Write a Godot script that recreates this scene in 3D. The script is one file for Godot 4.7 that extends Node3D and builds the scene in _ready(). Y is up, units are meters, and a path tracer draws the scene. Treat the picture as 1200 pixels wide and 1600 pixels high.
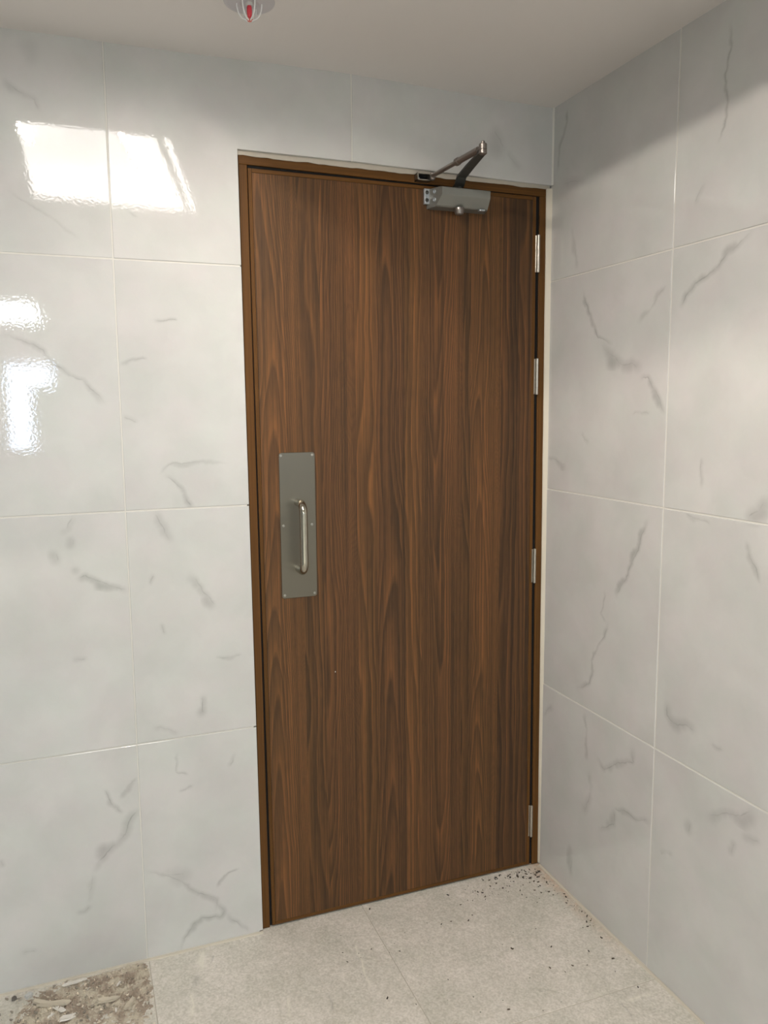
extends Node3D
# A tiled wash-room corner: back wall at z = 0, right wall at x = 0, floor at y = 0; the room lies at x < 0 and z > 0.

const CEIL := 2.28
const TP := 448            # pixels of one 0.6 m tile texture
const WALL_COLS := [-0.603, -1.2025]
# lamp energies and the main colour of the lamps
const PANEL_COLOR := Color(1.0, 0.98, 0.965)
const E_PANEL := 2.5
const E_LOW := 0.8
const E_HIGH := 1.0
const E_FAR := 13.6
const E_FILL := 0.4
var rng := RandomNumberGenerator.new()
var veins := {"back": [], "right": [], "floor": [], "spare": []}
var M := {}
var nz := FastNoiseLite.new()


# ---------------------------------------------------------------- mesh builder
class MB:
	var v := PackedVector3Array()
	var n := PackedVector3Array()
	var t := PackedVector2Array()
	var c := PackedColorArray()

	func tri(a: Vector3, b: Vector3, d: Vector3, na: Vector3, nb: Vector3, nd: Vector3, ta := Vector2.ZERO, tb := Vector2.ZERO, td := Vector2.ZERO) -> void:
		v.append_array([a, d, b])
		n.append_array([na, nd, nb])
		t.append_array([ta, td, tb])

	func flat(a: Vector3, b: Vector3, d: Vector3, ta := Vector2.ZERO, tb := Vector2.ZERO, td := Vector2.ZERO) -> void:
		var m := (b - a).cross(d - a)
		if m.length_squared() < 1e-18:
			return
		m = m.normalized()
		tri(a, b, d, m, m, m, ta, tb, td)

	func quad(a: Vector3, b: Vector3, d: Vector3, e: Vector3, ta := Vector2.ZERO, tb := Vector2.ZERO, td := Vector2.ZERO, te := Vector2.ZERO) -> void:
		flat(a, b, d, ta, tb, td)
		flat(a, d, e, ta, td, te)

	static func inset(poly: PackedVector2Array, by: float) -> PackedVector2Array:
		var out := PackedVector2Array()
		var k := poly.size()
		for i in k:
			var p0 := poly[(i + k - 1) % k]
			var p1 := poly[i]
			var p2 := poly[(i + 1) % k]
			var d0 := (p1 - p0).normalized()
			var d1 := (p2 - p1).normalized()
			var n0 := Vector2(-d0.y, d0.x)
			var n1 := Vector2(-d1.y, d1.x)
			var m := n0 + n1
			m = m / maxf(0.2, m.dot(n0))
			out.append(p1 + m * by)
		return out

	# a prism: poly runs counter-clockwise seen from +z; front at z1, back at z0; chamfered edges
	func slab(poly: PackedVector2Array, z0: float, z1: float, bevel := 0.0, back_bevel := 0.0, uv_at := Vector2.ZERO, uv_size := Vector2.ONE, xf := Transform3D.IDENTITY) -> void:
		var rings := []
		if back_bevel > 0:
			rings.append([inset(poly, back_bevel), z0])
			rings.append([poly, z0 + back_bevel])
		else:
			rings.append([poly, z0])
		if bevel > 0:
			rings.append([poly, z1 - bevel])
			rings.append([inset(poly, bevel), z1])
		else:
			rings.append([poly, z1])
		var k := poly.size()
		var uv := func(p: Vector2) -> Vector2: return Vector2((p.x - uv_at.x) / uv_size.x, 1.0 - (p.y - uv_at.y) / uv_size.y)
		for r in rings.size() - 1:
			var a: PackedVector2Array = rings[r][0]
			var b: PackedVector2Array = rings[r + 1][0]
			for i in k:
				var j := (i + 1) % k
				quad(xf * Vector3(a[i].x, a[i].y, rings[r][1]), xf * Vector3(a[j].x, a[j].y, rings[r][1]), xf * Vector3(b[j].x, b[j].y, rings[r + 1][1]), xf * Vector3(b[i].x, b[i].y, rings[r + 1][1]), uv.call(a[i]), uv.call(a[j]), uv.call(b[j]), uv.call(b[i]))
		for cap in [0, rings.size() - 1]:
			var p: PackedVector2Array = rings[cap][0]
			var ids := Geometry2D.triangulate_polygon(p)
			for i in range(0, ids.size(), 3):
				var a := p[ids[i]]
				var b := p[ids[i + 1]]
				var d := p[ids[i + 2]]
				if ((b - a).cross(d - a) > 0) != (cap > 0):
					var s := b
					b = d
					d = s
				flat(xf * Vector3(a.x, a.y, rings[cap][1]), xf * Vector3(b.x, b.y, rings[cap][1]), xf * Vector3(d.x, d.y, rings[cap][1]), uv.call(a), uv.call(b), uv.call(d))

	func box(lo: Vector3, hi: Vector3, bevel := 0.0, xf := Transform3D.IDENTITY) -> void:
		slab(PackedVector2Array([Vector2(lo.x, lo.y), Vector2(hi.x, lo.y), Vector2(hi.x, hi.y), Vector2(lo.x, hi.y)]), lo.z, hi.z, bevel, bevel, Vector2.ZERO, Vector2.ONE, xf)

	# profile of (radius, height) turned about y
	func lathe(profile: Array, segs := 24, xf := Transform3D.IDENTITY) -> void:
		for i in profile.size() - 1:
			var a: Vector2 = profile[i]
			var b: Vector2 = profile[i + 1]
			var d := b - a
			var m := Vector2(d.y, -d.x).normalized()
			for s in segs:
				var u0 := TAU * s / segs
				var u1 := TAU * (s + 1) / segs
				var e0 := Vector3(cos(u0), 0, -sin(u0))
				var e1 := Vector3(cos(u1), 0, -sin(u1))
				var p := [xf * (e0 * a.x + Vector3(0, a.y, 0)), xf * (e1 * a.x + Vector3(0, a.y, 0)), xf * (e1 * b.x + Vector3(0, b.y, 0)), xf * (e0 * b.x + Vector3(0, b.y, 0))]
				var n0 := (xf.basis * (e0 * m.x + Vector3(0, m.y, 0))).normalized()
				var n1 := (xf.basis * (e1 * m.x + Vector3(0, m.y, 0))).normalized()
				if a.x > 1e-6:
					tri(p[0], p[1], p[2], n0, n1, n1)
				if b.x > 1e-6:
					tri(p[0], p[2], p[3], n0, n1, n0)

	func tube(path: Array, radius: float, segs := 16, caps := true) -> void:
		var rings := []
		var normals := []
		var up := Vector3.UP
		for i in path.size():
			var a: Vector3 = path[maxi(i - 1, 0)]
			var b: Vector3 = path[mini(i + 1, path.size() - 1)]
			var d := (b - a).normalized()
			if i == 0:
				up = Vector3.UP if absf(d.y) < 0.9 else Vector3.RIGHT
			var sx := up.cross(d).normalized()
			up = d.cross(sx).normalized()
			var ring := PackedVector3Array()
			var nn := PackedVector3Array()
			for s in segs:
				var u := TAU * s / segs
				var e := sx * cos(u) + up * sin(u)
				nn.append(e)
				ring.append(path[i] + e * radius)
			rings.append(ring)
			normals.append(nn)
		for i in path.size() - 1:
			for s in segs:
				var q := (s + 1) % segs
				var r0: PackedVector3Array = rings[i]
				var r1: PackedVector3Array = rings[i + 1]
				var m0: PackedVector3Array = normals[i]
				var m1: PackedVector3Array = normals[i + 1]
				tri(r0[s], r0[q], r1[q], m0[s], m0[q], m1[q])
				tri(r0[s], r1[q], r1[s], m0[s], m1[q], m1[s])
		if caps:
			for end in [0, path.size() - 1]:
				var r: PackedVector3Array = rings[end]
				for s in range(1, segs - 1):
					if end == 0:
						flat(r[0], r[s + 1], r[s])
					else:
						flat(r[0], r[s], r[s + 1])

	func mesh() -> ArrayMesh:
		var arrays := []
		arrays.resize(Mesh.ARRAY_MAX)
		arrays[Mesh.ARRAY_VERTEX] = v
		arrays[Mesh.ARRAY_NORMAL] = n
		arrays[Mesh.ARRAY_TEX_UV] = t
		if c.size() == v.size():
			arrays[Mesh.ARRAY_COLOR] = c
		var am := ArrayMesh.new()
		am.add_surface_from_arrays(Mesh.PRIMITIVE_TRIANGLES, arrays)
		return am


# ---------------------------------------------------------------- objects
var taken := {}


func numbered(called: String) -> String:
	taken[called] = taken.get(called, -1) + 1
	return called if taken[called] == 0 else "%s_%03d" % [called, taken[called]]


func part(called: String, mb: MB, mat: Material, parent: Node, at := Vector3.ZERO) -> MeshInstance3D:
	var o := MeshInstance3D.new()
	o.name = called
	o.mesh = mb.mesh()
	o.material_override = mat
	o.position = at
	parent.add_child(o, true)
	return o


func group_node(called: String, at := Vector3.ZERO) -> Node3D:
	var o := Node3D.new()
	o.name = numbered(called)
	o.position = at
	add_child(o, true)
	return o


func tag(o: Node, label: String, category: String, in_group := "") -> void:
	o.set_meta("label", label)
	o.set_meta("category", category)
	if in_group != "":
		o.set_meta("group", in_group)


func structure(o: Node, label: String, category: String) -> void:
	o.set_meta("kind", "structure")
	tag(o, label, category)


func rect(x0: float, y0: float, x1: float, y1: float) -> PackedVector2Array:
	return PackedVector2Array([Vector2(x0, y0), Vector2(x1, y0), Vector2(x1, y1), Vector2(x0, y1)])


func plain(color: Color, rough := 0.6, metal := 0.0) -> StandardMaterial3D:
	var m := StandardMaterial3D.new()
	m.albedo_color = color
	m.roughness = rough
	m.metallic = metal
	return m


# ---------------------------------------------------------------- textures
func noise(seed_: int, freq: float, octaves := 4, kind := FastNoiseLite.TYPE_SIMPLEX_SMOOTH) -> FastNoiseLite:
	var f := FastNoiseLite.new()
	f.seed = seed_
	f.frequency = freq
	f.noise_type = kind
	f.fractal_type = FastNoiseLite.FRACTAL_FBM
	f.fractal_octaves = octaves
	return f


func vein(surface: String, strength: float, width: float, pts: Array) -> void:
	veins[surface].append([strength, width, pts])


# how much each pixel of a w x h patch (metres x0..x0+size, y up) is darkened by veins
func paint_veins(surface: String, x0: float, y0: float, size: float, px: int, dark: PackedFloat32Array) -> void:
	for vn in veins[surface]:
		var pts: Array = vn[2]
		var strength: float = vn[0]
		var lo := Vector2(1e9, 1e9)
		var hi := -lo
		for i in range(0, pts.size(), 2):
			lo = lo.min(Vector2(pts[i], pts[i + 1]))
			hi = hi.max(Vector2(pts[i], pts[i + 1]))
		if hi.x < x0 - 0.03 or lo.x > x0 + size + 0.03 or hi.y < y0 - 0.03 or lo.y > y0 + size + 0.03:
			continue
		var total := pts.size() / 2 - 1
		for i in total:
			var a := Vector2(pts[2 * i], pts[2 * i + 1])
			var b := Vector2(pts[2 * i + 2], pts[2 * i + 3])
			var steps := maxi(2, int((b - a).length() / size * px / 1.4))
			var side := (b - a).normalized().orthogonal()
			for s in steps:
				var f := float(s) / steps
				var along := (i + f) / total
				var p := a.lerp(b, f)
				var q := p * 60.0
				p += side * (0.008 * nz.get_noise_2d(q.x * 4.0, q.y * 4.0) + 0.0016 * nz.get_noise_2d(q.x * 16.0 + 90.0, q.y * 16.0))
				var k := clampf(0.5 + 0.8 * nz.get_noise_2d(q.x * 3.5 + 300.0, q.y * 3.5), 0.0, 1.0)
				var kt := clampf(0.45 + 1.1 * nz.get_noise_2d(q.x * 6.0, q.y * 6.0 + 500.0), 0.0, 1.0)
				var fade := smoothstep(0.0, 0.2, along + 0.03) * smoothstep(0.0, 0.2, 1.03 - along)
				var sg: float = absf(strength) * fade
				var r: float = maxf(1.5, vn[1] * (0.45 + 1.1 * k) / size * px)
				var off := side * (k - 0.5) * r * 1.1
				var cx: float = (p.x - x0) / size * px
				var cy: float = (1.0 - (p.y - y0) / size) * px
				var ri := int(ceil(r))
				for yy in range(maxi(0, int(cy) - ri), mini(px, int(cy) + ri + 1)):
					for xx in range(maxi(0, int(cx) - ri), mini(px, int(cx) + ri + 1)):
						var dx: float = xx - cx
						var dy: float = yy - cy
						var d := sqrt(dx * dx + dy * dy)
						var ex := dx - off.x
						var ey := dy + off.y
						var wide := maxf(0.0, 1.0 - sqrt(ex * ex + ey * ey) / r)
						var thin := maxf(0.0, 1.0 - d / 1.5) * kt
						var val: float = sg * ((0.10 + 0.30 * k) * wide * wide * (3.0 - 2.0 * wide) + 0.55 * thin)
						var at := yy * px + xx
						if val > dark[at]:
							dark[at] = val


func tile_texture(surface: String, x0: float, y0: float, seed_: int) -> ImageTexture:
	var dark := PackedFloat32Array()
	dark.resize(TP * TP)
	paint_veins(surface, x0, y0, 0.6, TP, dark)
	var cloud := noise(seed_, 0.0055, 4)
	cloud.domain_warp_enabled = true
	cloud.domain_warp_amplitude = 60.0
	cloud.domain_warp_frequency = 0.006
	var a := cloud.get_image(TP, TP, false, false, false).get_data()
	var b := noise(seed_ + 50, 0.008, 3).get_image(TP, TP, false, false, false).get_data()
	var out := PackedByteArray()
	out.resize(TP * TP * 3)
	for i in TP * TP:
		var k := a[i] / 255.0 - 0.5
		var h := b[i] / 255.0 - 0.5
		var d := dark[i]
		var l := 211.0 + 16.0 * k
		out[i * 3] = clampi(int((l + 5.0 * h) * (1.0 - 0.36 * d)), 0, 255)
		out[i * 3 + 1] = clampi(int((l - 0.5 - 1.5 * h) * (1.0 - 0.36 * d)), 0, 255)
		out[i * 3 + 2] = clampi(int((l - 2.5 + 2.0 * h) * (1.0 - 0.36 * d)), 0, 255)
	return tex(Image.create_from_data(TP, TP, false, Image.FORMAT_RGB8, out))


func tex(im: Image) -> ImageTexture:
	return ImageTexture.create_from_image(im)


func floor_texture(x0: float, z0: float, seed_: int) -> ImageTexture:
	var dark := PackedFloat32Array()
	dark.resize(TP * TP)
	# the floor's v runs towards +z, so its y is turned over for the painter
	var keep: Array = veins["floor"]
	var turned := []
	var white := []
	for vn in keep:
		var pts: Array = vn[2].duplicate()
		for i in range(1, pts.size(), 2):
			pts[i] = -pts[i]
		(white if vn[0] < 0 else turned).append([absf(vn[0]), vn[1], pts])
	veins["floor"] = turned
	paint_veins("floor", x0, -z0 - 0.6, 0.6, TP, dark)
	var light := PackedFloat32Array()
	light.resize(TP * TP)
	veins["floor"] = white
	paint_veins("floor", x0, -z0 - 0.6, 0.6, TP, light)
	veins["floor"] = keep
	var a := noise(seed_, 0.007, 5).get_image(TP, TP, false, false, false).get_data()
	var b := noise(seed_ + 9, 0.045, 4).get_image(TP, TP, false, false, false).get_data()
	var g := noise(seed_ + 17, 0.34, 2, FastNoiseLite.TYPE_VALUE).get_image(TP, TP, false, false, false).get_data()
	var r := noise(seed_ + 23, 0.012, 4)
	r.fractal_type = FastNoiseLite.FRACTAL_RIDGED
	var c := r.get_image(TP, TP, false, false, false).get_data()
	var out := PackedByteArray()
	out.resize(TP * TP * 3)
	for i in TP * TP:
		var k := a[i] / 255.0 - 0.5
		var h := b[i] / 255.0 - 0.5
		var s := g[i] / 255.0 - 0.5
		var ridge := maxf(0.0, c[i] / 255.0 - 0.93) * 2.0
		var l := 218.0 + 28.0 * k + 17.0 * h + 40.0 * s + 70.0 * ridge
		# reddish-brown dust gathered along the foot of the right wall
		var wx := x0 + 0.6 * (i % TP) / TP
		var wz := z0 + 0.6 * (i / TP) / TP
		var dust := clampf(1.0 - (-wx - 0.004) / (0.05 + 0.05 * k), 0.0, 1.0) * clampf(1.0 - wz / 0.5, 0.0, 1.0) * (0.6 + 1.4 * h)
		dust = clampf(dust, 0.0, 0.7)
		var d := 1.0 - 0.4 * dark[i]
		var w := minf(0.9, light[i] * 2.2)
		out[i * 3] = clampi(int(lerpf((l + 4.0 * k) * d, 240.0, w) * (1.0 - 0.10 * dust)), 0, 255)
		out[i * 3 + 1] = clampi(int(lerpf((0.975 * l) * d, 235.0, w) * (1.0 - 0.24 * dust)), 0, 255)
		out[i * 3 + 2] = clampi(int(lerpf((1.1 * l - 38.0) * d, 222.0, w) * (1.0 - 0.34 * dust)), 0, 255)
	return tex(Image.create_from_data(TP, TP, false, Image.FORMAT_RGB8, out))


# walnut laminate of straight and crown-cut strips, w x h pixels for 0.81 x 2.02 m
func walnut(w: int, h: int) -> Image:
	# strip: right edge, crown centre, curve, slope (0 = straight grain), tone, red
	var strips := [
		[0.135, 0.05, 260.0, 9.0, 1.06, 0.0], [0.205, 0.17, 30.0, 1.0, 0.98, 0.0], [0.325, 0.215, 230.0, -7.0, 1.0, 0.1], [0.395, 0.36, 20.0, 0.8, 1.05, 0.0],
		[0.50, 0.45, 240.0, 6.0, 0.94, 0.12], [0.56, 0.53, 20.0, 1.0, 1.06, 0.0], [0.715, 0.64, 330.0, -6.5, 1.0, 0.1], [0.745, 0.73, 16.0, 0.7, 0.9, 0.0],
		[0.865, 0.80, 420.0, 7.5, 1.04, 0.05], [0.935, 0.9, 24.0, 1.2, 0.9, 0.15], [1.01, 0.97, 30.0, 1.4, 0.93, 0.1],
	]
	var low := noise(3, 1.0, 2)
	var mid := noise(4, 1.0, 2)
	var fine := noise(5, 1.0, 2, FastNoiseLite.TYPE_VALUE)
	var pore := noise(6, 1.0, 1, FastNoiseLite.TYPE_VALUE)
	var out := PackedByteArray()
	out.resize(w * h * 3)
	var at := 0
	for y in h:
		var fy := 2.02 * (1.0 - float(y) / h)
		var k := 0
		var sway := []
		for s in strips.size():
			sway.append(0.022 * low.get_noise_2d(s * 31.0, fy * 0.9) + 0.004 * low.get_noise_2d(s * 31.0 + 7.0, fy * 4.0))
		for x in w:
			var fx := float(x) / w
			while fx > strips[k][0]:
				k += 1
			var st: Array = strips[k]
			var warp := low.get_noise_2d(fx * 5.0 + k * 17.0, fy * 0.7)
			var dx: float = fx - st[1] + sway[k] + 0.003 * mid.get_noise_2d(fx * 14.0, fy * 5.0)
			var base: float = dx * dx * st[2] * 4.2 + st[3] * fy * 0.5 + warp * 1.7 + dx * 34.0
			var ring := base - floorf(base)
			# a slow rise and a quick dark end to every ring
			var line := smoothstep(0.35, 0.92, ring) * (1.0 - smoothstep(0.92, 1.0, ring))
			var pale := smoothstep(0.0, 0.06, ring) * (1.0 - smoothstep(0.06, 0.35, ring))
			var thread := fine.get_noise_2d(fx * 300.0, fy * 1.1 + dx * 6.0)
			var broad := fine.get_noise_2d(fx * 80.0 + 500.0, fy * 0.5)
			var dash := pore.get_noise_2d(fx * 640.0, fy * 40.0)
			var tone := mid.get_noise_2d(fx * 7.0 + 50.0, fy * 0.8 + k * 3.0)
			var l: float = st[4] * (1.0 + 0.10 * tone) - 0.26 * line * (0.7 + 0.8 * thread) + 0.15 * pale + 0.27 * thread + 0.12 * broad + 0.08 * dash
			var red: float = st[5] + 0.1 * tone
			out[at] = clampi(int(90.0 * l), 0, 255)
			out[at + 1] = clampi(int((61.5 - 7.0 * red) * (l * 0.95 + 0.05)), 0, 255)
			out[at + 2] = clampi(int((34.0 + 5.0 * red) * (l * 0.9 + 0.1)), 0, 255)
			at += 3
	return Image.create_from_data(w, h, false, Image.FORMAT_RGB8, out)


func frame_wood() -> Image:
	var w := 64
	var h := 512
	var f := noise(31, 1.0, 3, FastNoiseLite.TYPE_VALUE)
	var im := Image.create_empty(w, h, false, Image.FORMAT_RGB8)
	for y in h:
		for x in w:
			var k := 0.5 * f.get_noise_2d(x * 0.5, y * 0.012) + 0.5 * f.get_noise_2d(x * 0.08, y * 0.006 + 40.0)
			im.set_pixel(x, y, Color((93.0 + 26.0 * k) / 255.0, (62.0 + 17.0 * k) / 255.0, (28.0 + 8.0 * k) / 255.0))
	return im


func bump_normals(seed_: int, freq: float, octaves: int, strength: float, px := 256) -> ImageTexture:
	var im := noise(seed_, freq, octaves).get_seamless_image(px, px, false, false, 0.2, false)
	im.bump_map_to_normal_map(strength)
	return tex(im)


func materials() -> void:
	M.glaze_normal = bump_normals(11, 0.14, 2, 1.0, 512)
	M.stone_normal = bump_normals(12, 0.12, 3, 2.0)
	M.brush_normal = bump_normals(13, 0.3, 1, 1.0, 128)
	M.grout = plain(Color(0.87, 0.86, 0.835), 0.8)
	M.foot = plain(Color(0.83, 0.80, 0.74), 0.85)
	M.caulk = plain(Color(0.85, 0.82, 0.76), 0.55)
	M.plaster = plain(Color(0.74, 0.71, 0.66), 0.9)
	M.ceiling = plain(Color(0.905, 0.885, 0.875), 0.9)
	M.paint = plain(Color(0.66, 0.66, 0.655), 0.7)
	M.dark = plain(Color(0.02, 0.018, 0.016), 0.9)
	M.white = plain(Color(0.88, 0.88, 0.87), 0.4)
	M.steel = plain(Color(0.72, 0.70, 0.65), 0.14, 1.0)
	M.steel.normal_enabled = false
	M.plate = plain(Color(0.50, 0.48, 0.44), 0.34, 1.0)
	M.plate.anisotropy_enabled = true
	M.plate.anisotropy = 0.75
	M.hinge = plain(Color(0.78, 0.76, 0.72), 0.32, 1.0)
	M.silver = plain(Color(0.55, 0.55, 0.53), 0.42, 0.55)
	M.arm = plain(Color(0.58, 0.55, 0.53), 0.33, 0.85)
	M.arm_dark = plain(Color(0.34, 0.34, 0.33), 0.5, 0.6)
	M.zinc = plain(Color(0.80, 0.83, 0.86), 0.3, 0.8)
	M.screw = plain(Color(0.66, 0.65, 0.62), 0.35, 0.7)
	M.bulb_red = plain(Color(0.95, 0.30, 0.36), 0.12)
	var wood := StandardMaterial3D.new()
	wood.albedo_texture = tex(walnut(768, 1792))
	wood.roughness = 0.46
	wood.metallic_specular = 0.42
	M.walnut = wood
	var fr := StandardMaterial3D.new()
	fr.albedo_texture = tex(frame_wood())
	fr.roughness = 0.48
	fr.metallic_specular = 0.32
	M.frame = fr


func tile_material(t: Texture2D, rough: float, nrm: Texture2D, nscale: float, uvs := 3.0) -> StandardMaterial3D:
	var m := StandardMaterial3D.new()
	m.albedo_texture = t
	m.roughness = rough
	m.metallic_specular = 0.56
	m.normal_enabled = true
	m.normal_texture = nrm
	m.normal_scale = nscale
	return m


# ---------------------------------------------------------------- scene
func _ready() -> void:
	rng.seed = 20240611
	nz.seed = 77
	nz.frequency = 0.05
	nz.noise_type = FastNoiseLite.TYPE_SIMPLEX_SMOOTH
	camera_and_light()
	list_veins()
	materials()
	build_walls()
	build_floor()
	build_ceiling()
	build_far_room()
	build_door()
	build_closer()
	build_sprinkler()
	build_debris()


func camera_and_light() -> void:
	var cam := Camera3D.new()
	cam.name = "camera"
	cam.fov = 65.0514
	cam.near = 0.05
	cam.far = 60.0
	cam.position = Vector3(-1.3108, 1.4431, 2.0548)
	cam.rotation = Vector3(-0.12802, -0.36635, -0.00753)
	add_child(cam, true)
	cam.current = true
	var e := Environment.new()
	e.background_mode = Environment.BG_COLOR
	e.background_color = Color(0.02, 0.02, 0.02)
	e.tonemap_mode = Environment.TONE_MAPPER_LINEAR
	e.tonemap_exposure = 0.9
	e.sdfgi_enabled = true
	e.ssao_enabled = true
	e.ssil_enabled = true
	var we := WorldEnvironment.new()
	we.name = "world_environment"
	we.environment = e
	add_child(we, true)


func area_light(called: String, at: Vector3, size: Vector2, towards: Vector3, color: Color, energy: float, spin := 0.0) -> void:
	var l := AreaLight3D.new()
	l.name = called
	l.area_size = size
	l.light_color = color
	l.light_energy = energy
	l.area_range = 20.0
	l.shadow_enabled = true
	add_child(l, true)
	l.position = at
	l.basis = Basis.looking_at(towards, Vector3.FORWARD if absf(towards.y) > 0.9 else Vector3.UP)
	l.rotate_y(spin)


func list_veins() -> void:
	vein("back", 0.5, 0.012, [-1.422, 2.171, -1.387, 2.149, -1.354, 2.137, -1.350, 2.114])
	vein("back", 0.45, 0.03, [-1.362, 2.254, -1.365, 2.216])
	vein("back", 0.4, 0.008, [-1.422, 1.941, -1.379, 1.909, -1.345, 1.887, -1.313, 1.862, -1.274, 1.844])
	vein("back", 0.35, 0.008, [-1.191, 1.924, -1.143, 1.898])
	vein("back", 0.75, 0.011, [-1.456, 1.621, -1.413, 1.608, -1.368, 1.584, -1.347, 1.555, -1.316, 1.526, -1.284, 1.517, -1.261, 1.487, -1.239, 1.457])
	vein("back", 0.45, 0.012, [-1.196, 1.430, -1.167, 1.414])
	vein("back", 0.7, 0.008, [-1.116, 1.660, -1.081, 1.666, -1.060, 1.665])
	vein("back", 0.7, 0.008, [-1.199, 1.555, -1.169, 1.568, -1.135, 1.571])
	vein("back", 0.5, 0.008, [-1.121, 1.291, -1.080, 1.315, -1.038, 1.315, -0.947, 1.311])
	vein("back", 1, 0.012, [-1.106, 1.282, -1.067, 1.249, -1.053, 1.216, -1.042, 1.204])
	vein("back", 0.7, 0.02, [-1.326, 1.190, -1.338, 1.169, -1.354, 1.155])
	vein("back", 0.6, 0.015, [-1.363, 1.105, -1.361, 1.087])
	vein("back", 0.6, 0.013, [-1.331, 1.136, -1.329, 1.123])
	vein("back", 0.6, 0.013, [-1.330, 1.062, -1.326, 1.065])
	vein("back", 1, 0.013, [-1.320, 1.036, -1.304, 1.043, -1.279, 1.033, -1.253, 1.022, -1.233, 1.012, -1.207, 1.004])
	vein("back", 0.5, 0.012, [-1.341, 0.836, -1.314, 0.838])
	vein("back", 0.8, 0.02, [-1.135, 1.191, -1.115, 1.151, -1.099, 1.116])
	vein("back", 0.7, 0.014, [-1.053, 1.025, -1.026, 0.994, -1.004, 0.962, -0.996, 0.941])
	vein("back", 0.6, 0.01, [-1.146, 1.033, -1.150, 1.010])
	vein("back", 0.5, 0.01, [-1.128, 0.906, -1.123, 0.880])
	vein("back", 1, 0.017, [-1.033, 0.702, -1.036, 0.654])
	vein("back", 0.6, 0.009, [-0.998, 0.803, -0.928, 0.800])
	vein("back", 0.35, 0.01, [-1.158, 0.639, -1.097, 0.614])
	vein("back", 0.8, 0.01, [-1.290, 0.490, -1.268, 0.452, -1.248, 0.420])
	vein("back", 1, 0.02, [-1.202, 0.427, -1.232, 0.396, -1.244, 0.367, -1.281, 0.331, -1.310, 0.306, -1.322, 0.271])
	vein("back", 0.5, 0.016, [-1.322, 0.271, -1.330, 0.236, -1.346, 0.201])
	vein("back", 0.7, 0.012, [-1.337, 0.186, -1.365, 0.174])
	vein("back", 0.55, 0.008, [-1.252, 0.463, -1.228, 0.487, -1.205, 0.509])
	vein("back", 0.8, 0.011, [-1.194, 0.248, -1.148, 0.231, -1.108, 0.202, -1.072, 0.162, -1.037, 0.146, -1.019, 0.129, -1.024, 0.097])
	vein("back", 0.6, 0.03, [-1.148, 0.234, -1.096, 0.215])
	vein("back", 0.8, 0.007, [-1.018, 0.168, -0.993, 0.190, -0.954, 0.207])
	vein("back", 1, 0.012, [-1.121, 0.000, -1.095, 0.048, -1.082, 0.078, -1.058, 0.085, -1.009, 0.076, -0.996, 0.090, -1.019, 0.129])
	vein("back", 0.7, 0.012, [-0.996, 0.082, -0.959, 0.039, -0.928, 0.018])
	vein("back", 0.7, 0.008, [-1.105, 0.560, -1.107, 0.509, -1.078, 0.499])
	vein("back", 0.5, 0.008, [-1.103, 0.452, -1.068, 0.462])
	vein("back", 0.7, 0.014, [-0.971, 0.500, -0.951, 0.529])
	vein("back", 0.6, 0.03, [-0.190, 2.203, -0.164, 2.152])
	vein("back", 0.5, 0.02, [-0.154, 2.142, -0.108, 2.109])
	vein("back", 0.5, 0.01, [-1.535, 0.354, -1.528, 0.341])
	vein("back", 0.4, 0.014, [-1.498, 0.103, -1.470, 0.101])
	vein("right", 0.9, 0.007, [0.661, 2.228, 0.661, 2.174, 0.650, 2.122, 0.659, 2.082, 0.655, 2.036, 0.642, 1.995])
	vein("right", 0.8, 0.01, [0.062, 2.255, 0.063, 2.223, 0.031, 2.159, 0.023, 2.101])
	vein("right", 0.5, 0.012, [0.102, 1.935, 0.119, 1.874, 0.131, 1.817])
	vein("right", 0.6, 0.016, [0.599, 1.924, 0.576, 1.890])
	vein("right", 1, 0.013, [0.748, 1.797, 0.679, 1.762, 0.639, 1.738, 0.592, 1.711, 0.561, 1.693, 0.544, 1.668])
	vein("right", 1, 0.011, [0.163, 1.757, 0.182, 1.705, 0.216, 1.655, 0.232, 1.627, 0.293, 1.601])
	vein("right", 0.9, 0.022, [0.241, 1.604, 0.302, 1.574, 0.337, 1.552, 0.377, 1.550, 0.407, 1.538])
	vein("right", 1, 0.014, [0.409, 1.513, 0.439, 1.515, 0.455, 1.488, 0.479, 1.463, 0.501, 1.424])
	vein("right", 0.6, 0.01, [0.494, 1.725, 0.460, 1.702, 0.438, 1.681, 0.395, 1.647])
	vein("right", 0.4, 0.012, [0.170, 1.373, 0.198, 1.346])
	vein("right", 0.6, 0.012, [-0.002, 1.297, 0.092, 1.278])
	vein("right", 0.7, 0.012, [0.627, 1.330, 0.628, 1.299, 0.629, 1.261])
	vein("right", 0.9, 0.022, [0.769, 1.210, 0.800, 1.230, 0.810, 1.248])
	vein("right", 0.4, 0.008, [0.384, 1.423, 0.451, 1.434])
	vein("right", 1, 0.011, [0.455, 1.170, 0.438, 1.132, 0.423, 1.087, 0.402, 1.048, 0.379, 1.012, 0.357, 0.975, 0.340, 0.944])
	vein("right", 0.9, 0.01, [0.310, 0.871, 0.298, 0.834, 0.260, 0.784, 0.241, 0.744, 0.248, 0.716, 0.235, 0.677, 0.174, 0.640])
	vein("right", 0.5, 0.007, [0.298, 0.954, 0.273, 0.885, 0.302, 0.869])
	vein("right", 0.8, 0.011, [0.767, 1.161, 0.780, 1.125, 0.798, 1.106, 0.808, 1.076])
	vein("right", 1, 0.024, [0.548, 0.729, 0.550, 0.699, 0.571, 0.690, 0.612, 0.696, 0.646, 0.693])
	vein("right", 0.6, 0.009, [0.220, 0.584, 0.224, 0.494, 0.235, 0.451])
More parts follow.
